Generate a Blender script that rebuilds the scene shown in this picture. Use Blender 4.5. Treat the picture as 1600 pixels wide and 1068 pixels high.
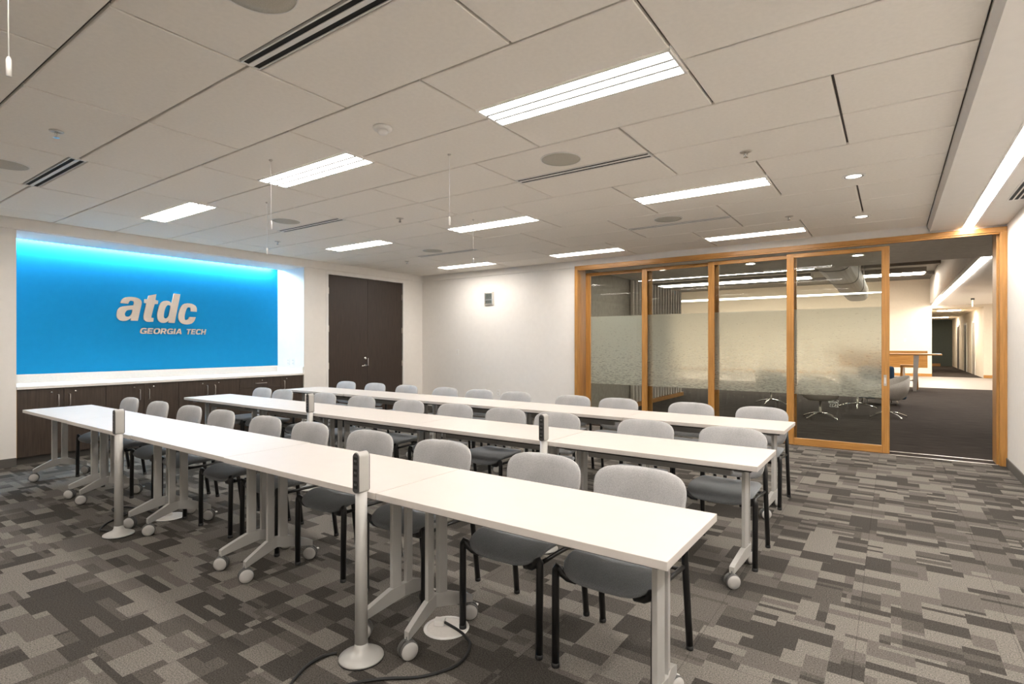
import bpy, bmesh, math, random
from mathutils import Vector, Matrix
random.seed(7)
for o in list(bpy.data.objects): bpy.data.objects.remove(o)
S = bpy.context.scene
C = S.collection
PI = math.pi

# ------------------------------------------------------------------ camera, world, exposure
EYE = 1.3915
cam_d = bpy.data.cameras.new('camera'); cam = bpy.data.objects.new('camera', cam_d); C.objects.link(cam)
cam.location = (0, 0, EYE); cam.rotation_euler = (PI/2, 0, 0.6126)
cam_d.sensor_width = 36; cam_d.lens = 845.62/1600*36; cam_d.shift_y = 2.8/1600
cam_d.clip_start = 0.05; cam_d.clip_end = 200
S.camera = cam
w = bpy.data.worlds.new('world'); S.world = w; w.use_nodes = True
w.node_tree.nodes['Background'].inputs[0].default_value = (1, 0.95, 0.88, 1)
w.node_tree.nodes['Background'].inputs[1].default_value = 0.03
S.view_settings.view_transform = 'Standard'; S.view_settings.look = 'None'
S.view_settings.exposure = 0.44; S.view_settings.gamma = 1.0; S.view_settings.use_curve_mapping = False
L_PANEL, L_STRIP, L_COVE, L_LOUNGE = 26.0, 44.0, 190.0, 42.0
WARM = (1.0, 0.935, 0.865)

# ------------------------------------------------------------------ materials
def nt(name):
    m = bpy.data.materials.new(name); m.use_nodes = True
    t = m.node_tree; return m, t, t.nodes['Principled BSDF']
def N(t, kind, **kw):
    n = t.nodes.new(kind)
    for k, v in kw.items():
        if k.startswith('i_'): n.inputs[int(k[2:])].default_value = v
        else: setattr(n, k, v)
    return n
def ramp(t, fac, stops):
    r = N(t, 'ShaderNodeValToRGB'); e = r.color_ramp.elements
    while len(e) < len(stops): e.new(0.5)
    for q, (p, c) in zip(e, stops): q.position = p; q.color = (*c, 1)
    t.links.new(fac, r.inputs[0]); return r.outputs[0]
def noise(t, scale, stretch=(1, 1, 1), detail=3, coord='Object'):
    tc = N(t, 'ShaderNodeTexCoord'); mp = N(t, 'ShaderNodeMapping'); mp.inputs['Scale'].default_value = stretch
    n = N(t, 'ShaderNodeTexNoise'); n.inputs['Scale'].default_value = scale; n.inputs['Detail'].default_value = detail
    t.links.new(tc.outputs[coord], mp.inputs[0]); t.links.new(mp.outputs[0], n.inputs['Vector']); return n.outputs[0]
def bump(t, b, h, strength, dist=0.002):
    n = N(t, 'ShaderNodeBump'); n.inputs['Strength'].default_value = strength; n.inputs['Distance'].default_value = dist
    t.links.new(h, n.inputs['Height']); t.links.new(n.outputs[0], b.inputs['Normal'])
def plain(name, col, rough=0.5, metal=0.0, var=0.06, scale=12, bmp=0.0, spec=0.5):
    m, t, b = nt(name); n = noise(t, scale)
    lo = tuple(c*(1-var) for c in col); hi = tuple(min(1, c*(1+var)) for c in col)
    t.links.new(ramp(t, n, [(0.3, lo), (0.7, hi)]), b.inputs['Base Color'])
    b.inputs['Roughness'].default_value = rough; b.inputs['Metallic'].default_value = metal
    b.inputs['Specular IOR Level'].default_value = spec
    if bmp: bump(t, b, noise(t, scale*12), bmp)
    return m
def wood(name, dark, light, stretch, rough=0.4, scale=6):
    m, t, b = nt(name); n = noise(t, scale, stretch, 5, 'Object')
    t.links.new(ramp(t, n, [(0.3, dark), (0.7, light)]), b.inputs['Base Color'])
    b.inputs['Roughness'].default_value = rough; bump(t, b, n, 0.08); return m
def emit(name, col, s):
    m, t, b = nt(name)
    b.inputs['Base Color'].default_value = (0.9, 0.9, 0.9, 1)
    b.inputs['Emission Color'].default_value = (*col, 1); b.inputs['Emission Strength'].default_value = s; return m
def fabric(name, a, c, scale=320):
    m, t, b = nt(name); n = noise(t, scale, (1, 1, 1), 2); n2 = noise(t, 9)
    mx = N(t, 'ShaderNodeMix'); mx.data_type = 'FLOAT'; mx.inputs[0].default_value = 0.25
    t.links.new(n, mx.inputs[2]); t.links.new(n2, mx.inputs[3])
    t.links.new(ramp(t, mx.outputs[0], [(0.35, a), (0.65, c)]), b.inputs['Base Color'])
    b.inputs['Roughness'].default_value = 0.95; b.inputs['Specular IOR Level'].default_value = 0.15
    b.inputs['Sheen Weight'].default_value = 0.15
    bump(t, b, n, 0.25, 0.001); return m

M = {}
M['wall'] = plain('wall_paint', (0.82, 0.785, 0.74), 0.75, var=0.015, bmp=0.05, spec=0.3)
M['tile'] = plain('ceiling_tile_white', (0.885, 0.84, 0.775), 0.9, var=0.02, scale=40, bmp=0.12, spec=0.1)
M['grid'] = plain('ceiling_grid', (0.10, 0.09, 0.078), 0.6)
M['grey_louvre'] = plain('grey_louvre', (0.035, 0.034, 0.032), 0.7, spec=0.1)
M['plenum'] = plain('black_plenum', (0.008, 0.008, 0.008), 0.9)
M['blue'] = plain('blue_paint', (0.011, 0.225, 0.46), 0.7, var=0.02, spec=0.03)
M['white'] = plain('white_enamel', (0.82, 0.80, 0.77), 0.45, var=0.02)
M['quartz'] = plain('white_quartz', (0.84, 0.80, 0.75), 0.25, var=0.03, scale=60)
M['laminate'] = plain('white_laminate', (0.60, 0.555, 0.515), 0.42, var=0.01)
M['edge'] = plain('laminate_edge', (0.74, 0.68, 0.60), 0.5, var=0.02)
M['base'] = plain('rubber_baseboard', (0.10, 0.092, 0.082), 0.6)
M['doorwood'] = wood('espresso_door', (0.024, 0.014, 0.009), (0.044, 0.027, 0.018), (14, 14, 0.6), 0.45)
M['cabwood'] = wood('espresso_cabinet', (0.034, 0.022, 0.015), (0.062, 0.042, 0.029), (10, 10, 0.7), 0.45)
M['cabedge'] = wood('cabinet_edge', (0.25, 0.13, 0.04), (0.35, 0.19, 0.06), (6, 6, 1), 0.5)
M['oak_v'] = wood('honey_oak_vertical', (0.34, 0.155, 0.035), (0.52, 0.26, 0.07), (9, 9, 0.5), 0.35)
M['oak_h'] = wood('honey_oak_horizontal', (0.34, 0.155, 0.035), (0.52, 0.26, 0.07), (0.5, 9, 9), 0.35)
M['silver'] = plain('silver_paint', (0.46, 0.45, 0.425), 0.40, 0.15, var=0.03)
M['tyre'] = plain('grey_tyre', (0.10, 0.098, 0.093), 0.5)
M['capgrey'] = plain('light_grey_cap', (0.52, 0.505, 0.48), 0.45, 0.0, var=0.03)
M['grey_metal'] = plain('grey_table_frame', (0.33, 0.325, 0.31), 0.42, 0.1, var=0.04)
M['steel'] = plain('brushed_steel', (0.62, 0.58, 0.53), 0.32, 0.9, var=0.05, scale=40)
M['letter'] = plain('brushed_letter', (0.66, 0.56, 0.47), 0.42, 0.55, var=0.06, scale=5)
M['chrome'] = plain('chrome', (0.75, 0.74, 0.72), 0.15, 1.0, var=0.02)
M['black'] = plain('black_enamel', (0.009, 0.009, 0.009), 0.35, var=0.1)
M['rubber'] = plain('black_rubber', (0.013, 0.013, 0.013), 0.6, var=0.1)
M['darkgrey'] = plain('dark_grey_plastic', (0.06, 0.058, 0.056), 0.45)
M['fabric'] = fabric('grey_back_fabric', (0.34, 0.337, 0.335), (0.52, 0.515, 0.515))
M['seatfab'] = fabric('grey_seat_fabric', (0.155, 0.163, 0.172), (0.235, 0.245, 0.255))
M['speaker'] = plain('speaker_grille', (0.50, 0.47, 0.40), 0.7, var=0.15, scale=300)
M['lcd'] = plain('lcd_screen', (0.13, 0.14, 0.12), 0.25)
M['lcd_ink'] = plain('lcd_ink', (0.012, 0.014, 0.012), 0.4)
M['lens'] = emit('light_lens', WARM, L_PANEL)
M['ledstrip'] = emit('led_strip', (1.0, 0.95, 0.895), L_STRIP)
M['cove'] = emit('cove_led', (0.74, 0.89, 1.0), L_COVE)
M['downlamp'] = emit('downlight_lamp', WARM, 2.5)
M['spotlamp'] = emit('lounge_downlight', (1.0, 0.9, 0.75), 180)
M['loungelamp'] = emit('lounge_light', (1.0, 0.89, 0.75), L_LOUNGE)
M['ring'] = emit('ring_light', (1.0, 0.93, 0.84), 5)
M['exit'] = emit('exit_green', (0.1, 1.0, 0.35), 3)
M['lcarpet'] = None
M['lwall'] = plain('lounge_wall', (0.78, 0.70, 0.58), 0.8, var=0.02)
M['ldark'] = plain('lounge_ceiling', (0.80, 0.77, 0.72), 0.85)
M['lhigh'] = plain('lounge_high_ceiling', (0.14, 0.13, 0.115), 0.85)
M['pale'] = plain('pale_floor', (0.33, 0.295, 0.265), 0.4, var=0.06, scale=2)
M['teal'] = plain('dark_green_wall', (0.07, 0.085, 0.075), 0.7)
M['slat'] = plain('grey_slat', (0.33, 0.31, 0.27), 0.6, var=0.1)
M['duct'] = plain('painted_duct', (0.13, 0.127, 0.12), 0.55)
M['shell'] = plain('grey_shell_felt', (0.62, 0.58, 0.53), 0.9, var=0.1, scale=60)
M['navy'] = fabric('navy_fabric', (0.02, 0.045, 0.085), (0.035, 0.07, 0.12))

def carpet(name, dark, mid, light, scale=1.0, plank=False):
    m, t, b = nt(name)
    g = N(t, 'ShaderNodeNewGeometry'); sp = N(t, 'ShaderNodeSeparateXYZ'); t.links.new(g.outputs['Position'], sp.inputs[0])
    def ma(op, a, c=None):
        n = N(t, 'ShaderNodeMath', operation=op)
        for i, x in enumerate((a, c)):
            if x is None: continue
            if isinstance(x, (int, float)): n.inputs[i].default_value = x
            else: t.links.new(x, n.inputs[i])
        return n.outputs[0]
    X, Y = sp.outputs[0], sp.outputs[1]
    def wn(a, c, z):
        cb = N(t, 'ShaderNodeCombineXYZ'); cb.inputs[2].default_value = z
        t.links.new(a, cb.inputs[0])
        if c is not None: t.links.new(c, cb.inputs[1])
        n = N(t, 'ShaderNodeTexWhiteNoise', noise_dimensions='3D'); t.links.new(cb.outputs[0], n.inputs['Vector']); return n.outputs['Value']
    def cells(sx, sy, seed, q=4):
        # patches in columns; each column starts its rows at a step of its own
        bs = ma('DIVIDE', ma('FLOOR', ma('MULTIPLY', wn(ma('FLOOR', ma('DIVIDE', Y, 0.3048)), ma('FLOOR', ma('DIVIDE', ma('ADD', X, 0.14), 1.2192)), 20.0), 3.99)), 4.0)
        col = ma('FLOOR', ma('ADD', ma('DIVIDE', ma('ADD', X, 0.14), sx), bs))
        sh = ma('DIVIDE', ma('FLOOR', ma('MULTIPLY', wn(col, None, seed+.5), q-.01)), q)
        row = ma('FLOOR', ma('ADD', ma('DIVIDE', Y, sy), sh))
        return wn(col, row, seed), col, row
    n1, c1, r1 = cells(0.178, 0.122, 1.0); n2, c2, r2 = cells(0.267, 0.061, 2.0, 2); n3, c3, r3 = cells(0.356, 0.244, 3.0)
    n4, c4, r4 = cells(0.178, 0.061, 4.0, 2)
    tx = ma('FLOOR', ma('DIVIDE', ma('ADD', X, 0.14), 0.6096)); ty = ma('FLOOR', ma('DIVIDE', Y, 0.6096))
    nt_ = wn(tx, ty, 7.0)
    pick = ma('GREATER_THAN', wn(c3, r3, 9.0), 0.86); thin = ma('GREATER_THAN', wn(c4, r4, 11.0), 0.91)
    def lerp(a, c, k): return ma('ADD', ma('MULTIPLY', a, ma('SUBTRACT', 1.0, k)), ma('MULTIPLY', c, k))
    v = lerp(lerp(n1, n2, pick), n4, thin)
    v = ma('ADD', ma('ADD', ma('MULTIPLY', v, 0.66), ma('MULTIPLY', n3, 0.22)), ma('MULTIPLY', nt_, 0.12))
    seam = ma('LESS_THAN', ma('FRACT', ma('DIVIDE', ma('ADD', X, 0.14), 0.6096)), 0.006)
    cr = N(t, 'ShaderNodeValToRGB'); cr.color_ramp.interpolation = 'CONSTANT'; e = cr.color_ramp.elements
    stops = [(0.0, dark), (0.37, tuple((a+c)/2 for a, c in zip(dark, mid))), (0.46, mid), (0.62, light)]
    while len(e) < len(stops): e.new(0.5)
    for q, (p, c) in zip(e, stops): q.position = p; q.color = (*c, 1)
    t.links.new(v, cr.inputs[0])
    nz = N(t, 'ShaderNodeTexNoise'); nz.inputs['Scale'].default_value = 170; nz.inputs['Detail'].default_value = 3
    t.links.new(g.outputs['Position'], nz.inputs['Vector'])
    sc = ma('MULTIPLY', ma('ADD', ma('MULTIPLY', nz.outputs[0], 2.4), -0.2), ma('SUBTRACT', 1.0, ma('MULTIPLY', seam, 0.3)))
    mx = N(t, 'ShaderNodeMix'); mx.data_type = 'RGBA'; mx.blend_type = 'MULTIPLY'; mx.inputs[0].default_value = 1
    t.links.new(cr.outputs[0], mx.inputs[6]); t.links.new(sc, mx.inputs[7]); t.links.new(mx.outputs[2], b.inputs['Base Color'])
    b.inputs['Roughness'].default_value = 1.0; b.inputs['Specular IOR Level'].default_value = 0.05
    bump(t, b, nz.outputs[0], 0.5, 0.004); return m
M['carpet'] = carpet('patchwork_carpet', (0.059, 0.0535, 0.047), (0.119, 0.108, 0.0955), (0.177, 0.162, 0.143))
m, t, b = nt('dark_carpet'); n = noise(t, 5, (0.6, 12, 1), 4, 'Object')
t.links.new(ramp(t, n, [(0.35, (0.030, 0.025, 0.022)), (0.68, (0.075, 0.062, 0.054))]), b.inputs['Base Color'])
b.inputs['Roughness'].default_value = 1.0; b.inputs['Specular IOR Level'].default_value = 0.05
M['lcarpet'] = m
# clear glass: Fresnel mix of see-through and mirror
m, t, b = nt('clear_glass'); t.nodes.remove(b)
fr = N(t, 'ShaderNodeFresnel'); fr.inputs[0].default_value = 1.6
tr = N(t, 'ShaderNodeBsdfTransparent'); tr.inputs[0].default_value = (0.86, 0.90, 0.86, 1)
gl = N(t, 'ShaderNodeBsdfGlossy'); gl.inputs['Roughness'].default_value = 0.0
mx = N(t, 'ShaderNodeMixShader'); t.links.new(fr.outputs[0], mx.inputs[0]); t.links.new(tr.outputs[0], mx.inputs[1]); t.links.new(gl.outputs[0], mx.inputs[2])
t.links.new(mx.outputs[0], t.nodes['Material Output'].inputs[0]); M['glass'] = m
# frosted film with fine horizontal dashes that fade towards the top
m, t, b = nt('frosted_film'); t.nodes.remove(b)
df = N(t, 'ShaderNodeBsdfDiffuse'); df.inputs[0].default_value = (0.82, 0.82, 0.76, 1)
tl = N(t, 'ShaderNodeBsdfTranslucent'); tl.inputs[0].default_value = (0.90, 0.89, 0.83, 1)
tr = N(t, 'ShaderNodeBsdfTransparent')
m0 = N(t, 'ShaderNodeMixShader'); m0.inputs[0].default_value = 0.5; t.links.new(df.outputs[0], m0.inputs[1]); t.links.new(tl.outputs[0], m0.inputs[2])
rf = N(t, 'ShaderNodeBsdfRefraction'); rf.inputs['Color'].default_value = (0.92, 0.91, 0.86, 1); rf.inputs['Roughness'].default_value = 0.45; rf.inputs['IOR'].default_value = 1.15
m1 = N(t, 'ShaderNodeMixShader'); m1.inputs[0].default_value = 0.38; t.links.new(m0.outputs[0], m1.inputs[1]); t.links.new(rf.outputs[0], m1.inputs[2])
dash = noise(t, 18, (1.4, 1, 6.5), 2)
tc = N(t, 'ShaderNodeTexCoord'); sx = N(t, 'ShaderNodeSeparateXYZ'); t.links.new(tc.outputs['Object'], sx.inputs[0])
mr = N(t, 'ShaderNodeMapRange'); mr.inputs[1].default_value = 0.7; mr.inputs[2].default_value = 1.75; mr.inputs[3].default_value = 0.0; mr.inputs[4].default_value = 0.22
t.links.new(sx.outputs[2], mr.inputs[0])
ad = N(t, 'ShaderNodeMath', operation='ADD'); t.links.new(dash, ad.inputs[0]); t.links.new(mr.outputs[0], ad.inputs[1])
fac = ramp(t, ad.outputs[0], [(0.42, (0.55, 0.55, 0.55)), (0.56, (0.97, 0.97, 0.97))])
m2 = N(t, 'ShaderNodeMixShader'); t.links.new(fac, m2.inputs[0]); t.links.new(tr.outputs[0], m2.inputs[1]); t.links.new(m1.outputs[0], m2.inputs[2])
t.links.new(m2.outputs[0], t.nodes['Material Output'].inputs[0]); M['film'] = m

# ------------------------------------------------------------------ mesh helpers
class MB:
    def __init__(s): s.v, s.f, s.sm = [], [], []
    def add(s, vs, fs, smooth=False):
        k = len(s.v); s.v += [tuple(p) for p in vs]
        for f in fs: s.f.append(tuple(i+k for i in f)); s.sm.append(smooth)
        return s
    def box(s, x0, x1, y0, y1, z0, z1):
        v = [(x, y, z) for z in (z0, z1) for y in (y0, y1) for x in (x0, x1)]
        return s.add(v, [(0, 2, 3, 1), (4, 5, 7, 6), (0, 1, 5, 4), (2, 6, 7, 3), (0, 4, 6, 2), (1, 3, 7, 5)])
    def rbox(s, x0, x1, y0, y1, z0, z1, r=0.004, seg=2):
        bm = bmesh.new(); bmesh.ops.create_cube(bm, size=1)
        for q in bm.verts: q.co = Vector(((x0+x1)/2+q.co.x*(x1-x0), (y0+y1)/2+q.co.y*(y1-y0), (z0+z1)/2+q.co.z*(z1-z0)))
        bmesh.ops.bevel(bm, geom=bm.edges[:], offset=r, segments=seg, affect='EDGES', profile=0.5)
        bm.verts.index_update(); s.add([q.co for q in bm.verts], [[q.index for q in f.verts] for f in bm.faces]); bm.free(); return s
    def prism(s, poly, a0, a1, plane='xz'):
        n = len(poly)
        def P(p, a): return {'xz': (p[0], a, p[1]), 'yz': (a, p[0], p[1]), 'xy': (p[0], p[1], a)}[plane]
        v = [P(p, a0) for p in poly]+[P(p, a1) for p in poly]
        return s.add(v, [tuple(range(n)), tuple(range(2*n-1, n-1, -1))]+[(i, i+n, (i+1) % n+n, (i+1) % n) for i in range(n)])
    def lathe(s, prof, c=(0, 0, 0), n=20, axis='z', smooth=True, M4=None):
        v, f = [], []
        for r, h in prof:
            for i in range(n):
                a = 2*PI*i/n; p = {'z': (r*math.cos(a), r*math.sin(a), h), 'x': (h, r*math.cos(a), r*math.sin(a)), 'y': (r*math.cos(a), h, -r*math.sin(a))}[axis]
                p = Vector(p)
                if M4: p = M4 @ p
                v.append(p+Vector(c))
        for j in range(len(prof)-1):
            for i in range(n): f.append((j*n+i, j*n+(i+1) % n, (j+1)*n+(i+1) % n, (j+1)*n+i))
        f.append(tuple(range(n-1, -1, -1))); f.append(tuple(range((len(prof)-1)*n, len(prof)*n)))
        return s.add(v, f, smooth)
    def tube(s, pts, r, n=8, smooth=True, closed=False):
        pts = [Vector(p) for p in pts]; v, f = [], []; k = len(pts)
        up = None
        for i, p in enumerate(pts):
            if closed: d = (pts[(i+1) % k]-pts[i-1]).normalized()
            else: d = (pts[min(i+1, k-1)]-pts[max(i-1, 0)]).normalized()
            if up is None: up = d.orthogonal().normalized()
            up = (up-d*up.dot(d)).normalized(); q = d.cross(up)
            rr = r[i] if isinstance(r, (list, tuple)) else r
            for j in range(n): a = 2*PI*j/n; v.append(p+(up*math.cos(a)+q*math.sin(a))*rr)
        for i in range(k if closed else k-1):
            i2 = (i+1) % k
            for j in range(n): f.append((i*n+j, i*n+(j+1) % n, i2*n+(j+1) % n, i2*n+j))
        if not closed: f.append(tuple(range(n-1, -1, -1))); f.append(tuple(range((k-1)*n, k*n)))
        return s.add(v, f, smooth)
    def xf(s, fn): s.v = [tuple(fn(*p)) for p in s.v]; return s
    def mesh(s, name):
        me = bpy.data.meshes.new(name); me.from_pydata(s.v, [], s.f); me.polygons.foreach_set('use_smooth', s.sm)
        bm = bmesh.new(); bm.from_mesh(me); bmesh.ops.recalc_face_normals(bm, faces=bm.faces); bm.to_mesh(me); bm.free()
        me.update(); return me
def tag(o, label=None, cat=None, group=None, kind=None):
    for k, v in (('label', label), ('category', cat), ('group', group), ('kind', kind)):
        if v: o[k] = v
    return o
def put(name, me, mat, parent=None, loc=(0, 0, 0), rz=0):
    if mat and not me.materials: me.materials.append(M[mat] if isinstance(mat, str) else mat)
    o = bpy.data.objects.new(name, me); C.objects.link(o); o.parent = parent; o.location = loc; o.rotation_euler = (0, 0, rz); return o
def obj(name, mb, mat, parent=None, loc=(0, 0, 0), rz=0): return put(name, mb.mesh(name), mat, parent, loc, rz)
def thing(name, label, cat, loc=(0, 0, 0), rz=0, group=None):
    o = bpy.data.objects.new(name, None); C.objects.link(o); o.empty_display_size = 0.1
    o.location = loc; o.rotation_euler = (0, 0, rz); return tag(o, label, cat, group)
def struct(name, mb, mat, parent=None):
    o = obj(name, mb, mat, parent)
    if not parent: o['kind'] = 'structure'
    return o
def copy_tree(o, parent=None):
    c = o.copy(); C.objects.link(c); c.parent = parent
    for ch in list(o.children): copy_tree(ch, c)
    return c
def B(*a): return MB().box(*a)
def RB(*a, **k): return MB().rbox(*a, **k)
ORD = ['first', 'second', 'third', 'fourth', 'fifth', 'sixth', 'seventh', 'eighth', 'ninth', 'tenth']
ROWN = ['nearest', 'middle', 'farthest']

# ------------------------------------------------------------------ room shell
H = 2.813; XL, XR, YB, YF = -8.13, 1.065, 8.27, -3.0
NY0, NY1, NX, NZ = 1.79, 5.458, -8.91, 2.683          # niche
DY0, DY1, DZ = 5.94, 7.715, 2.62                      # double door
GX0, GX1, GZ = -4.469, 1.064, 2.722                   # glazed opening
m_ = 0.6096; gx, gy = -0.2615, 2.105
struct('floor', B(XL-1, XR+.2, YF-.2, YB+.02, -.05, 0), 'carpet')
wl = MB()
wl.box(XL-.14, XL, YF, NY0, 0, H+.2).box(XL-.14, XL, NY1, DY0-.045, 0, H+.2).box(XL-.14, XL, DY1+.045, YB+.2, 0, H+.2)
wl.box(XL-.14, XL, DY0-.045, DY1+.045, DZ+.045, H+.2).box(XL-.14, XL, NY0, NY1, NZ, H+.2)
struct('wall_left', wl, 'wall')
# niche shell: blue back wall, white sides and soffit with a light slot along the back
struct('wall_niche_back', B(NX-.12, NX, NY0-.14, NY1+.14, 0, H+.2), 'blue')
ns = MB(); ns.box(NX, XL-.14, NY0-.14, NY0, 0, H+.1).box(NX, XL-.14, NY1, NY1+.14, 0, H+.1).box(NX+.11, XL-.14, NY0, NY1, NZ, NZ+.03)
ns.box(NX, XL-.14, NY0, NY1, H+.06, H+.1).box(NX+.11, NX+.13, NY0, NY1, NZ+.03, H+.06)
struct('wall_niche_side', ns, 'wall')
wr = B(XR, XR+.14, YF, YB+.3, 0, H+.2); struct('wall_right', wr, 'wall')
wb = MB().box(XL-.14, GX0, YB, YB+.3, 0, H+.2).box(GX0, XR, YB, YB+.3, GZ, H+.2)
struct('wall_back', wb, 'wall')
struct('wall_front', B(XL-.14, XR+.14, YF-.14, YF, 0, H+.2), 'wall')
# drywall bands under the ceiling
struct('trim_1', B(XL, XL+.035, YF, YB, 2.69, H+.02), 'wall')
struct('trim_2', B(XL+.035, GX0, YB-.03, YB, 2.70, H+.02), 'wall')
struct('trim_3', B(GX0, 0.345, YB-.03, YB, GZ+.002, H+.02), 'wall')
# dropped soffit on the right with its light slot
SX0, SX1, SZ = 0.345, XR, 2.749; LX0, LX1 = 0.668, 0.775
so = MB().prism([(SX0, SZ+.25), (SX0, H-.004), (SX0+.026, SZ), (LX0, SZ), (LX0, SZ+.25)], YF, YB, 'xz').box(LX1, SX1, YF, YB, SZ, SZ+.25).box(LX0, LX1, YF, YB, SZ+.03, SZ+.25)
struct('trim_4', so, 'wall')
# baseboards
def bb(name, *a): struct(name, RB(*a, r=.003), 'base')
bb('baseboard_left', XL, XL+.012, YF, NY0-.001, 0, .1)
bb('baseboard_left_door', XL, XL+.012, NY1+.001, DY0-.046, 0, .1)
bb('baseboard_left_corner', XL, XL+.012, DY1+.046, YB, 0, .1)
bb('baseboard_back', XL+.013, GX0-.001, YB-.012, YB, 0, .1)
bb('baseboard_right', XR-.012, XR, YF, YB-.005, 0, .1)

# ceiling: grid plane with every tile as a part
ceil = struct('ceiling', B(XL-.14, XR+.14, YF, YB+.3, H+.020, H+.036), 'grid')
jmin, jmax = -6, 10
ymax = YB-.032; xmin, xmax = XL+.037, SX0-.001
lights = []          # (i0, j) cells carry a light centred on grid line j, from i0 to i0+2
for j in (-3, 1, 5, 9):
    for i0 in (-11, -7, -3): lights.append((i0, j))
slots = [(i0, j) for j in (-1, 3, 7) for i0 in (-10, -4)]
LW, SW = 0.142, 0.056
tile_cache = {}
for j in range(jmin, jmax+1):
    y0, y1 = gy+j*m_, gy+(j+1)*m_
    par = (j//2) % 2
    start = -13 if par == 0 else -14
    for i in range(start, 3, 2):
        a0, a1 = gx+i*m_, gx+(i+2)*m_
        b0, b1 = y0, y1
        if (i, j) in lights: b0 = y0+LW
        if (i, j+1) in lights: b1 = y1-LW
        if (i, j) in slots: b0 = y0+SW
        if (i, j+1) in slots: b1 = y1-SW
        a0, a1, b0, b1 = max(a0, xmin), min(a1, xmax), max(b0, YF), min(b1, ymax)
        if a1-a0 < .03 or b1-b0 < .03: continue
        g = .0075; key = (round(a1-a0, 3), round(b1-b0, 3))
        if key not in tile_cache:
            hx, hy = (a1-a0)/2-g, (b1-b0)/2-g; c = .004
            v = [(-hx+c, -hy+c, 0), (hx-c, -hy+c, 0), (hx-c, hy-c, 0), (-hx+c, hy-c, 0), (-hx, -hy, c), (hx, -hy, c), (hx, hy, c), (-hx, hy, c), (-hx, -hy, .02), (hx, -hy, .02), (hx, hy, .02), (-hx, hy, .02)]
            f = [(3, 2, 1, 0)]+[(k, (k+1) % 4, (k+1) % 4+4, k+4) for k in range(4)]+[(k+4, (k+1) % 4+4, (k+1) % 4+8, k+8) for k in range(4)]
            tile_cache[key] = MB().add(v, f).mesh('ceiling_tile')
        put('ceiling_tile', tile_cache[key], 'tile', ceil, ((a0+a1)/2, (b0+b1)/2, H))

# ------------------------------------------------------------------ ceiling fixtures
def light_proto():
    r = thing('ceiling_light', 'x', 'ceiling light')
    Lh, W = m_-.008, LW-.006
    fr = MB().box(-Lh, Lh, -W, -W+.012, -.004, .014).box(-Lh, Lh, W-.012, W, -.004, .014).box(-Lh, -Lh+.014, -W+.012, W-.012, -.004, .014).box(Lh-.014, Lh, -W+.012, W-.012, -.004, .014)
    obj('frame', fr, 'white', r)
    w3 = (2*W-.024)/3
    for k in range(3): obj('lens', B(-Lh+.014, Lh-.014, -W+.012+k*w3+(.0056 if k else .0), -W+.012+(k+1)*w3-(.0056 if k < 2 else 0), .001, .010), 'lens', r)
    for e in (-1, 1): obj('divider', B(-Lh+.014, Lh-.014, e*w3/2-.0055, e*w3/2+.0055, -.006, .010), 'grey_louvre', r)
    return r
lp = light_proto(); first = True
coln = {-11: 'left', -7: 'centre', -3: 'right'}
for i0, j in lights:
    o = lp if first else copy_tree(lp); first = False
    o.location = (gx+(i0+1)*m_, gy+j*m_, H)
    row = {-3: 'out of view overhead', 1: 'nearest row', 5: 'middle row', 9: 'farthest row by the glass wall'}[j]
    tag(o, f'long three-lens ceiling light, {coln[i0]} one of the {row}', 'ceiling light', 'recessed ceiling lights')
def slot_proto():
    r = thing('air_diffuser', 'x', 'air diffuser'); Lh, W = m_-.007, SW-.005
    obj('plenum', MB().box(-Lh+.01, Lh-.01, -W+.0072, W-.0072, .003, .008), 'plenum', r)
    obj('frame', MB().box(-Lh, Lh, -W, -W+.007, -.0015, .014).box(-Lh, Lh, W-.007, W, -.0015, .014).box(-Lh, -Lh+.01, -W+.007, W-.007, -.0015, .014).box(Lh-.01, Lh, -W+.007, W-.007, -.0015, .014), 'white', r)
    obj('blade', B(-Lh+.01, Lh-.01, -.013, .013, -.001, .0029), 'white', r)
    return r
spr = slot_proto(); first = True
for i0, j in slots:
    o = spr if first else copy_tree(spr); first = False
    o.location = (gx+(i0+1)*m_, gy+j*m_, H)
    tag(o, f"black two-slot linear air diffuser, {'left' if i0 == -10 else 'right'} side, {ORD[(j+1)//4]} row from the camera", 'air vent', 'linear air diffusers')
def speaker(x, y, lab):
    r = thing('ceiling_speaker', lab, 'speaker', (x, y, H), 0, 'round ceiling speakers')
    obj('rim', MB().lathe([(.158, 0), (.158, -.004), (.150, -.006), (.150, 0)], n=32), 'white', r)
    obj('grille', MB().lathe([(.149, 0), (.149, -.0045), (.10, -.007), (.02, -.008)], n=32), 'speaker', r)
for k, y in enumerate((1.19, 3.629, 6.067)):
    speaker(-2.09, y, f'round grey ceiling speaker on the right, {ORD[k]} from the camera')
    speaker(-5.748, y, f'round grey ceiling speaker on the left, {ORD[k]} from the camera')
def sprinkler(x, y, lab):
    r = thing('sprinkler', lab, 'sprinkler', (x, y, H), 0, 'ceiling sprinklers')
    obj('escutcheon', MB().lathe([(.042, 0), (.040, -.004), (.022, -.008), (.018, -.002)], n=20), 'steel', r)
    obj('head', MB().lathe([(.009, 0), (.009, -.022), (.005, -.028), (.005, -.036)], n=10).tube([(.012, 0, -.015), (.014, 0, -.028), (.004, 0, -.04)], .0025, 6).tube([(-.012, 0, -.015), (-.014, 0, -.028), (-.004, 0, -.04)], .0025, 6), 'chrome', r)
    obj('deflector', MB().lathe([(.005, -.036), (.018, -.041), (.018, -.043), (.004, -.043)], n=12), 'chrome', r)
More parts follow.
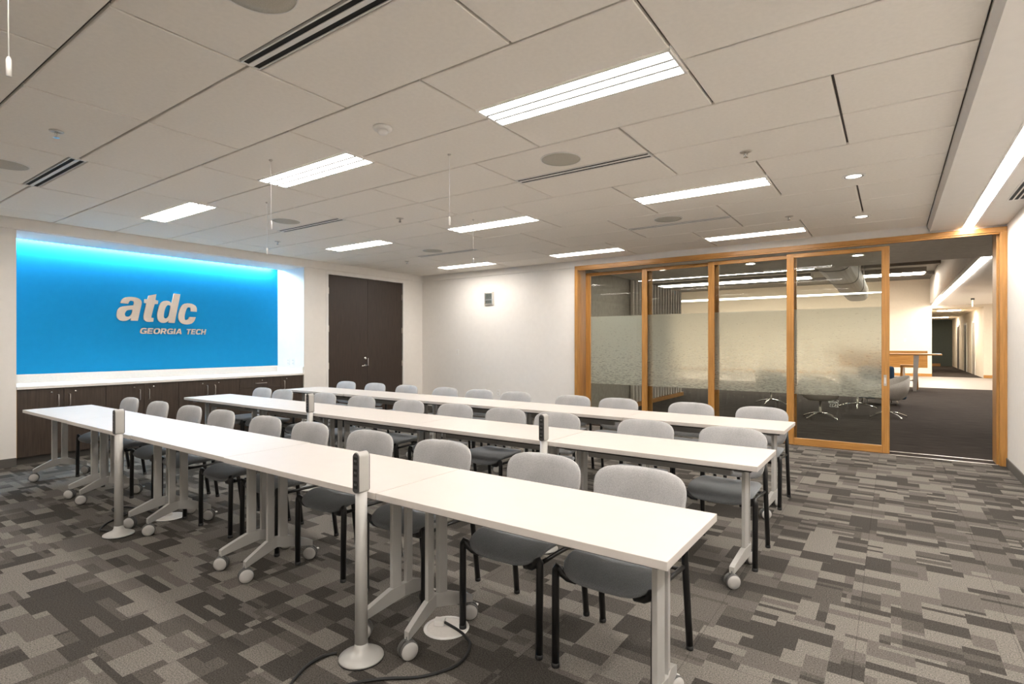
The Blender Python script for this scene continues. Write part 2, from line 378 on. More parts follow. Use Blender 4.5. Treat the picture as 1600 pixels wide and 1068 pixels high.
for x, y, lab in ((-4.578, 1.21, 'chrome sprinkler head, leftmost and nearest, before the air diffuser'), (-.889, 4.275, 'chrome sprinkler head right of the round speaker near the long right light'), (-.943, 6.726, 'chrome sprinkler head between the two farthest right lights'),
                  (-6.988, 4.282, 'chrome sprinkler head above the niche end'), (-4.569, 4.292, 'chrome sprinkler head in the middle of the ceiling'), (-6.846, 6.594, 'small far sprinkler head before the double doors')):
    sprinkler(x, y, lab)
r = thing('smoke_detector', 'white round smoke detector on the ceiling between the two nearest lights', 'smoke detector', (-2.741, 2.422, H))
obj('base', MB().lathe([(.062, 0), (.062, -.012), (.056, -.02), (.04, -.022)], n=28), 'white', r)
obj('sensor', MB().lathe([(.036, -.02), (.034, -.036), (.024, -.046), (.010, -.048)], n=24), 'white', r)
for k, (x, y) in enumerate(((-.268, 5.423), (-.283, 7.191))):
    r = thing('downlight', ('larger round recessed downlight near the right soffit', 'smaller farther recessed downlight near the glass wall')[k], 'downlight', (x, y, H), 0, 'round recessed downlights')
    obj('trim_ring', MB().lathe([(.088, 0), (.088, -.004), (.072, -.006), (.070, 0)], n=28), 'white', r)
    obj('reflector', MB().lathe([(.071, -.004), (.060, -.002), (.03, -.0015)], n=28), 'chrome', r)
    obj('lamp', MB().lathe([(.058, -.004), (.05, -.0055), (.01, -.006)], n=20), 'downlamp', r)
for k, (x, y, ln) in enumerate(((-3.938, 2.354, .535), (-2.722, 3.054, .533), (-5.147, 3.036, .521), (-3.932, 4.817, .506), (-2.40, .507, .535))):
    lab = ('hanging white microphone below the nearest centre light', 'hanging white microphone in mid ceiling, right one', 'hanging white microphone before the niche, left one', 'hanging white microphone farthest away near the clock', 'hanging white microphone in the top left corner')[k]
    r = thing('hanging_microphone', lab, 'microphone', (x, y, H), 0, 'hanging ceiling microphones')
    obj('ceiling_cap', MB().lathe([(.014, 0), (.012, -.006), (.003, -.012)], n=12), 'steel', r)
    obj('cord', MB().tube([(0, 0, -.006), (.003, 0, -ln*.4), (.001, .002, -ln+.06)], .0022, 6), 'white', r)
    obj('capsule', MB().tube([(.001, .002, -ln+.065), (.002, .002, -ln+.055), (.003, .002, -ln)], [.004, .0075, .0085], 10), 'white', r)
# light strip in the soffit and the small diffuser beside it
r = thing('linear_light', 'long glowing linear light recessed in the right soffit', 'linear light', (0, 0, SZ))
obj('lens', B(LX0+.004, LX1-.004, YF+.1, YB-.035, .012, .024), 'ledstrip', r)
obj('trim', MB().box(LX0-.012, LX0+.004, YF+.1, YB-.032, -.003, .012).box(LX1-.004, LX1+.012, YF+.1, YB-.032, -.003, .012), 'white', r)
r = thing('air_diffuser', 'black slotted air diffuser in the soffit at the right edge', 'air vent', (0, 0, SZ), 0)
obj('frame', MB().box(.885, .895, 5.3, 6.9, -.003, .0).box(1.015, 1.025, 5.3, 6.9, -.003, 0).box(.885, 1.025, 6.9, 6.915, -.003, 0).box(.885, 1.025, 5.285, 5.3, -.003, 0), 'white', r)
for k in range(3): obj('slot', B(.9+k*.04, .925+k*.04, 5.31, 6.89, -.002, -.0005), 'plenum', r)
# cove light above the blue wall
r = thing('cove_light', 'cool white light strip hidden above the blue wall', 'linear light', (0, 0, NZ))
obj('lens', B(NX+.018, NX+.05, NY0+.05, NY1-.12, .018, .026), 'cove', r)
obj('housing', B(NX+.015, NX+.09, NY0+.04, NY1-.11, .0265, .09), 'white', r)

# ------------------------------------------------------------------ niche: counter, cabinets, lettering, outlets
r = thing('countertop', 'long white stone countertop with backsplash below the blue wall', 'countertop')
obj('slab', RB(NX+.002, XL+.012, NY0+.002, NY1-.002, .868, .90, r=.003), 'quartz', r)
obj('backsplash', RB(NX+.001, NX+.021, NY0+.002, NY1-.002, .9005, 1.008, r=.003), 'quartz', r)
obj('side_splash', RB(NX+.022, XL-.01, NY1-.022, NY1-.002, .9005, 1.0, r=.003), 'quartz', r)
CF = XL-.015     # cabinet front
units = [(1.80, 2.65, 'pair', 'dark wood cabinet with two doors at the left end of the counter'), (2.65, 3.505, 'pair', 'dark wood cabinet with two doors, second from the left'), (3.505, 4.37, 'pair', 'dark wood cabinet with two doors, third from the left'),
         (4.37, 5.04, 'drawer', 'dark wood cabinet with a drawer and horizontal bar handle'), (5.04, 5.452, 'single', 'narrow dark wood single-door cabinet at the right end of the counter')]
def pull(y, z0, z1, par):
    h = MB().tube([(CF+.001, y, z1-.012), (CF+.024, y, z1-.012), (CF+.028, y, z1-.02), (CF+.028, y, z0+.02), (CF+.024, y, z0+.012), (CF+.001, y, z0+.012)], .005, 8); obj('handle', h, 'steel', par)
def lock(y, z, par): obj('lock', MB().lathe([(.011, CF+.0005), (.011, CF+.006), (.006, CF+.008)], (0, y, z), 12, 'x'), 'chrome', par)
for a, c, kind, lab in units:
    r = thing('cabinet', lab, 'cabinet', group='dark wood base cabinets')
    obj('body', B(CF-.6, CF-.021, a+.001, c-.001, .09, .867), 'cabwood', r)
    obj('toe_kick', B(CF-.6, CF-.07, a+.001, c-.001, 0, .0895), 'base', r)
    def door(y0, y1, z0, z1, nm='door'): return obj(nm, RB(CF-.02, CF, y0+.0015, y1-.0015, z0, z1, r=.0015, seg=1), 'cabwood', r)
    if kind == 'pair':
        mid = (a+c)/2
        d = door(a, mid, .092, .862); pull(mid-.055, .64, .80, d); lock(mid-.115, .818, d)
        d = door(mid, c, .092, .862); pull(mid+.055, .64, .80, d); lock(mid+.115, .818, d)
    elif kind == 'drawer':
        d = door(a, c, .712, .862, 'drawer'); lock((a+c)/2+.02, .815, d)
        y0, y1, z = 4.61, 4.80, .775
        obj('handle', MB().tube([(CF+.001, y0+.01, z), (CF+.024, y0+.01, z), (CF+.028, y0+.02, z), (CF+.028, y1-.02, z), (CF+.024, y1-.01, z), (CF+.001, y1-.01, z)], .005, 8), 'steel', d)
        door(a, c, .40, .709, 'drawer'); door(a, c, .092, .397, 'drawer')
    else:
        d = door(a, c, .092, .862); pull(a+.06, .64, .80, d); lock(a+.11, .818, d)
tag(obj('filler_panel', B(CF-.6, CF+.002, NY0+.001, 1.799, .09, .866), 'cabedge'), 'thin light wood edge strip at the left end of the cabinets', 'panel')
def plate(name, lab, cat, loc, axis, kind='outlet', group=None):
    r = thing(name, lab, cat, loc, 0, group)
    if axis == 'y': f = lambda x, y, z: (x, -y, z)          # faces -Y
    elif axis == 'y-': f = lambda x, y, z: (x, -y, z)
    def mk(nm, mb, mat): obj(nm, mb.xf(lambda x, y, z: (x, -y, z)), mat, r)
    mk('cover_plate', RB(-.038, .038, 0, .006, -.06, .06, r=.002), 'white')
    if kind == 'outlet':
        for s in (-1, 1):
            mk('socket', RB(-.017, .017, .0062, .009, s*.026-.017, s*.026+.017, r=.003), 'quartz')
            mk('slot', MB().box(-.008, -.005, .0092, .0096, s*.026-.006, s*.026+.006).box(.005, .008, .0092, .0096, s*.026-.006, s*.026+.006), 'plenum')
    elif kind == 'switch': mk('rocker', RB(-.017, .017, .0062, .011, -.033, .033, r=.002), 'quartz')
plate('light_switch', 'white light switch on the wall below the clock', 'light switch', (-7.15, YB, 1.222), 'y', 'switch')
plate('wall_outlet', 'white wall outlet low on the back wall, right one', 'outlet', (-6.125, YB, .464), 'y', group='back wall outlets')
plate('wall_outlet', 'white wall outlet low on the back wall, left one behind chairs', 'outlet', (-6.465, YB, .464), 'y', group='back wall outlets')
plate('wall_outlet', 'white outlet on the niche side wall, inner one', 'outlet', (-8.58, NY1, 1.082), 'y', group='niche outlets')
plate('wall_outlet', 'white outlet on the niche side wall, outer one', 'outlet', (-8.44, NY1, 1.082), 'y', group='niche outlets')

# lettering on the blue wall (outlines in metres: y along the wall, z up)
def CRY(x, y):
    # letter sheet -> wall metres
    return (2.832+(x-0)*0.000963+ (x-700)**2*2.0e-8, 2.330-(y)*0.001078-(x-700)*0.000006)
LET = {'letter_a': [[(458,565),(365,565),(368,530),(345,550),(310,568),(265,573),(215,560),(188,525),(187,480),(200,430),(235,395),(290,378),(350,370),(400,362),(408,335),(405,310),(385,303),(358,305),(342,320),(332,345),(232,342),(245,310),(275,275),(320,258),(380,252),(440,258),(485,275),(508,305),(507,345),(490,420),(475,490)],
         [(388,420),(350,425),(315,435),(295,460),(287,490),(298,512),(325,517),(355,507),(375,480),(385,445)]],
 'letter_t': [[(605,220),(708,193),(695,272),(735,280),(728,325),(685,328),(660,420),(640,500),(640,518),(672,520),(665,570),(610,575),(565,568),(538,545),(535,500),(550,430),(572,325),(543,322),(550,270),(590,268)]],
 'letter_d': [[(955,165),(1047,170),(1030,260),(1000,400),(965,578),(872,575),(878,548),(850,570),(810,582),(765,575),(735,550),(722,505),(725,440),(745,360),(775,305),(820,278),(870,275),(905,290),(922,312),(940,240)],
         [(905,335),(870,328),(845,350),(825,400),(812,460),(812,505),(828,522),(855,515),(880,480),(895,410),(908,355)]],
 'letter_c': [[(1290,405),(1195,402),(1200,370),(1190,348),(1165,345),(1140,365),(1120,420),(1108,480),(1110,520),(1130,533),(1160,520),(1180,485),(1275,483),(1255,535),(1215,575),(1150,592),(1085,585),(1040,555),(1018,500),(1025,430),(1050,360),(1090,310),(1150,290),(1220,295),(1270,320),(1290,360)]]}
def smooth_poly(p):
    out = []
    n = len(p)
    for i in range(n):
        p0, p1, p2, p3 = (Vector(p[(i+k-1) % n]) for k in range(4))
        a1, a2 = (p1-p0).normalized(), (p2-p1).normalized(); a3 = (p3-p2).normalized()
        out.append(tuple(p1))
        if a1.dot(a2) > .70 and a2.dot(a3) > .70:
            q = p1*(9/16)+p2*(9/16)-p0/16-p3/16; out.append(tuple(q))
    return out
def curve_mesh(name, cd):
    o = bpy.data.objects.new('tmp', cd); C.objects.link(o); bpy.context.view_layer.update()
    me = bpy.data.meshes.new_from_object(o.evaluated_get(bpy.context.evaluated_depsgraph_get())); bpy.data.objects.remove(o); me.name = name; me.materials.clear(); return me
r = thing('wall_lettering', 'brushed metal letters reading atdc Georgia Tech on the blue wall', 'sign', (NX, 0, 0))
for nm, loops in LET.items():
    cd = bpy.data.curves.new(nm, 'CURVE'); cd.dimensions = '2D'; cd.fill_mode = 'BOTH'; cd.extrude = .010
    for lp_ in loops:
        pts = [CRY(*p) for p in smooth_poly(lp_)]
        sp = cd.splines.new('POLY'); sp.points.add(len(pts)-1); sp.use_cyclic_u = True
        for q, p in zip(sp.points, pts): q.co = (p[0], p[1], 0, 1)
    me = curve_mesh(nm, cd); me.transform(Matrix(((0, 0, 1, .022), (1, 0, 0, 0), (0, 1, 0, 0), (0, 0, 0, 1))))
    put(nm, me, 'letter', r)
def text_mesh(name, s, size, shear=0, offset=0, ext=.002, space=1.0):
    cd = bpy.data.curves.new(name, 'FONT'); cd.body = s; cd.size = size; cd.shear = shear; cd.offset = offset; cd.extrude = ext; cd.space_character = space
    return curve_mesh(name, cd)
YZ = Matrix(((0, 0, 1, 0), (1, 0, 0, 0), (0, 1, 0, 0), (0, 0, 0, 1)))
ty, tz = 3.297, 1.538
def arc(cx, cz, rx, rz, a0, a1, n=14, p=2.6):
    out = []
    for k in range(n+1):
        a = math.radians(a0+(a1-a0)*k/n); c, q = math.cos(a), math.sin(a)
        out.append((cx+rx*math.copysign(abs(c)**(2/p), c), cz+rz*math.copysign(abs(q)**(2/p), q)))
    return out
W_ = .24    # stroke
GLY = {'E': (.78, [[(0, 0), (.78, 0), (.78, .21), (W_, .21), (W_, .40), (.72, .40), (.72, .60), (W_, .60), (W_, .79), (.78, .79), (.78, 1), (0, 1)]]),
 'T': (.80, [[(.28, 0), (.52, 0), (.52, .79), (.80, .79), (.80, 1), (0, 1), (0, .79), (.28, .79)]]),
 'H': (.86, [[(0, 0), (W_, 0), (W_, .40), (.62, .40), (.62, 0), (.86, 0), (.86, 1), (.62, 1), (.62, .61), (W_, .61), (W_, 1), (0, 1)]]),
 'I': (.24, [[(0, 0), (.24, 0), (.24, 1), (0, 1)]]),
 'O': (1.0, [arc(.5, .5, .5, .52, 0, 345, 23), arc(.5, .5, .25, .31, 0, 345, 23)]),
 'C': (.92, [arc(.5, .5, .5, .52, 30, 330, 20)+arc(.5, .5, .25, .31, 318, 42, 16)]),
 'G': (.96, [arc(.5, .5, .5, .52, 32, 300, 18)+[(.74, .10), (.80, 0), (.96, 0), (.96, .56), (.50, .56), (.50, .38), (.72, .38), (.70, .27)]+arc(.5, .5, .25, .31, 300, 44, 14)]),
 'R': (.86, [[(0, 0), (W_, 0), (W_, .36), (.40, .36), (.60, 0), (.88, 0), (.64, .40), (.80, .52), (.85, .70), (.78, .90), (.62, 1), (0, 1)], [(W_, .80), (.52, .80), (.60, .75), (.61, .67), (.57, .57), (.48, .55), (W_, .55)]]),
 'A': (.98, [[(0, 0), (.25, 0), (.31, .20), (.67, .20), (.73, 0), (.98, 0), (.63, 1), (.35, 1)], [(.37, .39), (.61, .39), (.49, .78)]])}
def advance_text(word, x0, x1, par, z, hgt=.082):
    gap = .10; tot = sum(GLY[c][0] for c in word)+gap*(len(word)-1); k = (x1-x0-.2*hgt)/tot; x = x0
    for c in word:
        wd, loops = GLY[c]; nm = 'letter_'+c.lower()
        cd = bpy.data.curves.new(nm, 'CURVE'); cd.dimensions = '2D'; cd.fill_mode = 'BOTH'; cd.extrude = .006
        for lp_ in loops:
            sp = cd.splines.new('POLY'); sp.points.add(len(lp_)-1); sp.use_cyclic_u = True
            for q, p in zip(sp.points, lp_): q.co = (p[0]*k+p[1]*hgt*.2, p[1]*hgt, 0, 1)
        me = curve_mesh(nm, cd); me.transform(YZ)
        put(nm, me, 'letter', par, (.018, x, z)); x += (wd+gap)*k
advance_text('GEORGIA', 3.300, 3.880, r, tz); advance_text('TECH', 3.925, 4.228, r, tz)

# ------------------------------------------------------------------ double doors
r = struct('door_1', MB().box(XL-.13, XL+.006, DY0-.044, DY0, 0, DZ+.044).box(XL-.13, XL+.006, DY1, DY1+.044, 0, DZ+.044).box(XL-.13, XL+.006, DY0, DY1, DZ, DZ+.044), 'white')
r['label'] = 'tall dark brown double doors in a white frame'
mid = (DY0+DY1)/2
for k, (a, c) in enumerate(((DY0+.004, mid-.002), (mid+.002, DY1-.004))):
    d = obj('door_leaf', RB(XL-.055, XL-.012, a, c, .008, DZ-.004, r=.002, seg=1), 'doorwood', r)
    yh = a-.002 if k == 0 else c+.002
    for z in (.35, 1.0, 1.66, 2.33): obj('hinge', MB().lathe([(.009, z-.06), (.009, z+.06)], (XL-.006, yh, 0), 8, 'z').box(XL-.0118, XL-.009, yh-.0 if k else yh, yh+(.02 if k == 0 else -.02), z-.055, z+.055), 'steel', d)
    if k == 0:
        h = MB().lathe([(.028, XL-.0115), (.028, XL-.004), (.012, XL), (.012, XL+.045)], (0, c-.065, .985), 16, 'x').tube([(XL+.04, c-.065, .985), (XL+.042, c-.12, .985), (XL+.036, c-.185, .975)], .010, 8)
        obj('lever_handle', h, 'chrome', d)
        obj('deadbolt', MB().lathe([(.026, XL-.0115), (.026, XL), (.018, XL+.006)], (0, c-.065, 1.12), 16, 'x'), 'chrome', d)
    else: obj('strike_plate', B(XL-.0118, XL-.006, a, a+.012, .98, 1.12), 'steel', d)
struct('wall_door_backing', B(XL-.2, XL-.14, DY0-.1, DY1+.1, 0, H), 'wall')

# ------------------------------------------------------------------ clock
r = thing('wall_clock', 'square bronze-rimmed digital wall clock with two grey displays', 'clock', (-6.34, YB, 2.262))
def cl(nm, mb, mat): return obj(nm, mb.xf(lambda x, y, z: (x, -y, z)), mat, r)
cw, ch = .105, .125
v = []
for (sx, sz, y) in ((1, 1, 0), (1, 1, .02), (.90, .92, .038), (.74, .80, .040), (.72, .78, .032)):
    v += [(-cw*sx, y, -ch*sz), (cw*sx, y, -ch*sz), (cw*sx, y, ch*sz), (-cw*sx, y, ch*sz)]
f = [(0, 1, 2, 3), (19, 18, 17, 16)]
for k in range(4): f += [(k*4+i, k*4+(i+1) % 4, k*4+4+(i+1) % 4, k*4+4+i) for i in range(4)]
cl('case', MB().add(v, f), 'steel')
cl('divider', B(-.076, .076, .0322, .038, -.034, -.022), 'steel')
cl('display', B(-.074, .074, .0322, .034, -.0215, .095), 'lcd'); cl('display', B(-.074, .074, .0322, .034, -.096, -.0345), 'lcd')
SEG = {'0': 'abcdef', '1': 'bc', '2': 'abged', '4': 'fgbc', '5': 'afgcd', '3': 'abgcd', '7': 'abc'}
def digit(dg, x, z, w_, h_):
    mb = MB(); s = h_*.09
    P = {'a': (x, x+w_, z+h_-s, z+h_), 'd': (x, x+w_, z, z+s), 'g': (x, x+w_, z+h_/2-s/2, z+h_/2+s/2), 'f': (x, x+s, z+h_/2, z+h_), 'b': (x+w_-s, x+w_, z+h_/2, z+h_), 'e': (x, x+s, z, z+h_/2), 'c': (x+w_-s, x+w_, z, z+h_/2)}
    for q in SEG[dg]: x0, x1, z0, z1 = P[q]; mb.box(x0, x1, .0341, .0348, z0, z1)
    return mb
for i, dg in enumerate('1024'):
    cl('digit', digit(dg, -.062+i*.033+(.004 if i > 1 else -.004), -.002, .022, .075), 'lcd_ink')
cl('colon', MB().box(-.003, .003, .0341, .0348, .02, .027).box(-.003, .003, .0341, .0348, .045, .052), 'lcd_ink')
for i, dg in enumerate('237'): cl('digit', digit(dg, -.055+i*.042, -.083, .022, .036), 'lcd_ink')

# ------------------------------------------------------------------ glass wall: frame and four sliding panels
fr = thing('door_frame', 'honey oak frame with header around the sliding glass wall', 'door frame')
obj('header', MB().rbox(GX0, GX1, YB-.045, YB-.005, 2.665, GZ, r=.004).box(GX0, GX1, YB-.005, YB+.33, 2.70, GZ), 'oak_h', fr)
obj('header_lip', RB(GX0+.06, GX1-.06, YB-.035, YB-.004, 2.645, 2.6648, r=.003), 'oak_h', fr)
obj('jamb', MB().rbox(GX0, GX0+.055, YB-.045, YB+.01, 0, 2.6648, r=.004).box(GX0+.003, GX0+.02, YB+.01, YB+.33, 0, 2.70), 'oak_v', fr)
obj('jamb', MB().rbox(GX1-.064, GX1, YB-.045, YB+.01, 0, 2.6648, r=.004), 'oak_v', fr)
obj('jamb', RB(GX1-.085, GX1-.02, YB+.03, YB+.33, 0, 2.70, r=.004), 'oak_v', fr)
obj('jamb_groove', B(GX1-.06, GX1-.02, YB+.0105, YB+.0295, 0, 2.70), 'plenum', fr)
obj('track_channel', B(GX0+.021, GX1-.086, YB+.0, YB+.31, 2.69, 2.6999), 'plenum', fr)
obj('floor_track', MB().box(GX0+.06, GX1-.07, YB+.005, YB+.025, .0005, .006).box(GX0+.06, GX1-.07, YB+.26, YB+.28, .0005, .006), 'steel', fr)
panels = [(-4.39, -3.19, YB+.215, 'leftmost sliding glass panel in an oak frame with frosted middle band'), (-3.34, -2.13, YB+.155, 'second sliding glass panel from the left with frosted middle band'), (-2.27, -1.08, YB+.085, 'third sliding glass panel from the left with frosted middle band'), (-1.195, -.028, YB+.015, 'rightmost sliding glass panel with a flush pull beside the open doorway')]
for k, (x0, x1, y, lab) in enumerate(panels):
    r = thing('sliding_glass_door', lab, 'glass door', (0, y, 0), 0, 'sliding glass panels')
    s = .092; zt = 2.622; T = .042; rb = .095; rt = .055
    obj('stile', RB(x0, x0+s, 0, T, .012, zt, r=.006), 'oak_v', r); obj('stile', RB(x1-s+.008, x1, 0, T, .012, zt, r=.006), 'oak_v', r)
    obj('top_rail', RB(x0+s-.002, x1-s+.01, .002, T-.002, zt-rt, zt, r=.006), 'oak_h', r); obj('bottom_rail', RB(x0+s-.002, x1-s+.01, .002, T-.002, .012, rb+.012, r=.006), 'oak_h', r)
    a, c = x0+s-.004, x1-s+.012
    obj('glass_pane', MB().add([(a, .021, rb), (c, .021, rb), (c, .021, zt-rt+.004), (a, .021, zt-rt+.004)], [(0, 1, 2, 3)]), 'glass', r)
    obj('frosted_film', MB().add([(a, .024, .705), (c, .024, .705), (c, .024, 1.861), (a, .024, 1.861)], [(0, 1, 2, 3)]), 'film', r)
    if k == 3:
        h = obj('flush_pull', MB().rbox(x1-.062, x1-.03, -.004, .0005, .86, 1.0, r=.0015), 'steel', r)
        obj('pull_recess', B(x1-.055, x1-.037, -.0046, -.0042, .89, .965), 'white', h)
        for s_, z, sz in (('Suite', .605, .062), ('2525', .555, .056)):
            me = text_mesh('lettering', s_, sz, 0, .001, .0004); me.transform(Matrix(((-1, 0, 0, 0), (0, 0, 1, 0), (0, 1, 0, 0), (0, 0, 0, 1))))
            put('lettering', me, 'white', r, (-.575, .0225, z))

# ------------------------------------------------------------------ tables
TL, ZT = 1.335, .72
def shearX(s): return lambda x, y, z: (x+s*.042*(1-min(1, abs(y)/.22)), y, z)
def table_proto():
    r = thing('training_table', 'x', 'table'); hl = TL/2-.002
    obj('tabletop', RB(-hl, hl, -.27, .31, ZT-.0295, ZT, r=.002, seg=2), 'laminate', r)
    for s in (-1, 1):
        xl = s*(hl-.145); inw = s
        poly = [(-.222, .086), (-.222, .122), (-.21, .13), (-.075, .19), (0, .196), (.075, .19), (.21, .13), (.222, .122), (.222, .086), (.06, .132), (0, .136), (-.06, .132)]
        ft = MB()
        for lo, hi in (((-.222, -.075, 0)), ((0, .222)))[:0]: pass
        left = [(-.222, .086), (0, .134), (0, .196), (-.075, .188), (-.205, .132), (-.222, .122)]
        ft.prism(left, -.014, .014, 'yz').prism([(-y, z) for y, z in left], -.014, .014, 'yz').xf(shearX(inw))
        f = obj('foot', ft, 'silver', r, (xl, 0, 0))
        for q in (-1, 1):
            up = RB(-.011, .011, q*.042-.025, q*.042+.025, .165, ZT-.06, r=.003); up.xf(shearX(inw)); obj('upright', up, 'silver', f)
            cz = MB(); ang = Matrix.Rotation(-.62+.25*q*s, 4, 'Z')
            cz.lathe([(.009, .078), (.009, .1)], n=10)
            cz.lathe([(.034, -.006), (.034, .006)], (0, 0, .042), 18, 'x', M4=ang)
            for e in (-1, 1): cz.lathe([(.030, e*.024), (.040, e*.022), (.042, e*.019), (.042, e*.009), (.036, e*.007)], (0, 0, .042), 22, 'x', M4=ang)
            cz.tube([(0, 0, .088), (0, 0, .07)], .014, 10)
            cs = obj('caster', cz, 'tyre', r, (xl, q*.214, 0))
            cap = MB()
            for e in (-1, 1): cap.lathe([(.0385, e*.0225), (.0375, e*.0255), (.02, e*.028), (.004, e*.0285)], (0, 0, .042), 22, 'x', M4=ang)
            obj('wheel_cap', cap, 'capgrey', cs)
            if q == 1: obj('brake_lever', RB(-.008, .008, .036, .062, .046, .055, r=.002), 'white', cs)
        obj('bracket', MB().rbox(xl+inw*.034-.03, xl+inw*.034+.03, -.2, .2, ZT-.06, ZT-.0297, r=.004), 'grey_metal', r)
    obj('stretcher', MB().rbox(-hl+.19, hl-.19, -.045, -.005, .60, .655, r=.004).box(-hl+.19, hl-.19, -.005, .03, .628, .638), 'grey_metal', r)
    obj('edge_channel', MB().box(-hl+.04, hl-.04, -.235, -.2, ZT-.045, ZT-.0297).box(-hl+.04, hl-.04, .22, .25, ZT-.045, ZT-.0297), 'darkgrey', r)
    return r
tp = table_proto(); first = True
rows = [(1.64, -.565), (3.19, -.60), (4.63, -.68)]
for ri, (yn, xr) in enumerate(rows):
    for k in range(5):
        o = tp if first else copy_tree(tp); first = False
        o.location = (xr-TL*(k+.5), yn+.27+random.uniform(-.007, .007), 0)
        pos = ('at the right end', 'second from the right', 'in the middle', 'second from the left', 'at the left end')[k]
        tag(o, f'white-topped rolling training table {pos} of the {ROWN[ri]} row', 'table', 'white training tables in three rows')

# ------------------------------------------------------------------ chairs
def pillow(outline, top, bot, rings=7):
    """closed cushion: outline(theta)->(a,b); top/bot(a,b,r)->3D point"""
    n = 40; v, f = [], []
    rs = [math.sin(PI/2*(k+1)/rings) for k in range(rings)]
    v.append(top(0, 0, 0))
    for rr in rs:
        for i in range(n): a, b_ = outline(2*PI*i/n); v.append(top(a*rr, b_*rr, rr))
    k0 = len(v)
    for rr in rs[:-1][::-1]:
        for i in range(n): a, b_ = outline(2*PI*i/n); v.append(bot(a*rr, b_*rr, rr))
    v.append(bot(0, 0, 0)); last = len(v)-1; R_ = 2*rings-1
    for i in range(n): f.append((0, 1+i, 1+(i+1) % n))
    for j in range(R_-1):
        for i in range(n): f.append((1+j*n+i, 1+j*n+(i+1) % n, 1+(j+1)*n+(i+1) % n, 1+(j+1)*n+i))
    for i in range(n): f.append((1+(R_-1)*n+i, last, 1+(R_-1)*n+(i+1) % n))
    return MB().add(v, f, True)
def superell(ax, bx, p): 
    def fn(t):
        c, s = math.cos(t), math.sin(t); return (ax*math.copysign(abs(c)**(2/p), c), bx*math.copysign(abs(s)**(2/p), s))
    return fn
def chair_proto():
    r = thing('stacking_chair', 'x', 'chair')
    so_ = superell(.212, .222, 4.5)
    def prof(rr): return (1-rr**6)**.5 if rr < 1 else 0
    def stop(a, b_, rr):
        fr_ = max(0, (-b_-.08)/.142); x = a*(1-.06*max(0, b_/.222))
        z = .448+.014*(a/.212)**2*(1-fr_)-.040*fr_**2 - .006
        return (x, b_-.013, z+.016*prof(rr)-.006*(1-rr))
    def sbot(a, b_, rr):
        fr_ = max(0, (-b_-.08)/.142); x = a*(1-.06*max(0, b_/.222))
        z = .448+.014*(a/.212)**2*(1-fr_)-.040*fr_**2-.006
        return (x, b_-.013, z-(.030+.018*(1-(a/.212)**2))*prof(rr))
    obj('seat', pillow(so_, stop, sbot), 'seatfab', r)
    bo = superell(.236, .168, 4.6)
    def bpos(a, b_):
        tp_ = 1-.07*(1-b_/.168)*.9; return a*tp_, .178+.05*(b_+.168)/.336-.040*(a/.232)**2
    def bfront(a, b_, rr): x, y = bpos(a, b_); return (x, y-.016*prof(rr), .641+b_-.010*(a/.232)**2*(1 if b_ > 0 else 0))
    def bback(a, b_, rr): x, y = bpos(a, b_); return (x, y+.022*prof(rr), .641+b_-.010*(a/.232)**2*(1 if b_ > 0 else 0))
    obj('backrest', pillow(bo, bfront, bback), 'fabric', r)
    for s in (-1, 1):
        l = obj('leg', MB().tube([(s*.220, -.208, .010), (s*.221, -.206, .25), (s*.222, -.204, .395), (s*.221, -.203, .418), (s*.214, -.202, .431), (s*.205, -.199, .425), (s*.194, -.195, .404), (s*.17, -.19, .388), (s*.13, -.185, .384)], .0165, 10), 'black', r)
        obj('glide', MB().lathe([(.017, 0), (.018, .004), (.0175, .02)], (s*.220, -.208, 0), 12), 'rubber', l)
        l = obj('leg', MB().tube([(s*.216, .255, .010), (s*.213, .225, .24), (s*.210, .203, .42), (s*.207, .212, .52), (s*.200, .226, .60)], .0155, 10), 'black', r)
        obj('glide', MB().lathe([(.016, 0), (.017, .004), (.0165, .02)], (s*.216, .255, 0), 12), 'rubber', l)
        obj('leg_cap', MB().lathe([(.006, .0), (.0165, .006), (.0175, .016), (.010, .026)], (s*.199, .227, .594), 10), 'black', l)
        obj('side_rail', MB().tube([(s*.185, -.17, .388), (s*.19, 0, .392), (s*.207, .205, .395)], .010, 8), 'black', r)
        obj('back_bracket', MB().tube([(s*.203, .222, .575), (s*.17, .214, .60), (s*.13, .222, .615)], .009, 8), 'black', r)
    obj('front_cross_bar', MB().tube([(-.18, -.15, .392), (0, -.15, .386), (.18, -.15, .392)], .009, 8), 'black', r)
    obj('rear_cross_bar', MB().tube([(-.2, .17, .39), (.2, .17, .39)], .009, 8), 'black', r)
    return r
cp = chair_proto(); first = True
seats = [(2.225, [-.97, -1.50, -2.205, -2.85, -3.52, -4.11, -4.82, -5.40, -6.07, -6.76]),
         (3.772, [-.91, -1.543, -2.32, -2.85, -3.46, -4.09, -4.83, -5.50, -6.35, -6.835]),
         (5.212, [-.99, -1.63, -2.40, -2.952, -3.742, -4.30, -4.89, -5.62, -6.28, -6.95])]
for ri, (y, xs) in enumerate(seats):
    for k, x in enumerate(xs):
        o = cp if first else copy_tree(cp); first = False
        o.location = (x, y+random.uniform(0, .012), 0); o.rotation_euler = (0, 0, random.uniform(-.02, .02))
        pos = f'{ORD[k]} from the right' if k < 5 else f'{ORD[9-k]} from the left'
        if k == 0: pos = 'at the right end'
        if k == 9: pos = 'at the left end'
        tag(o, f'grey upholstered chair with black legs {pos} of the {ROWN[ri]} row', 'chair', 'grey chairs along the tables')

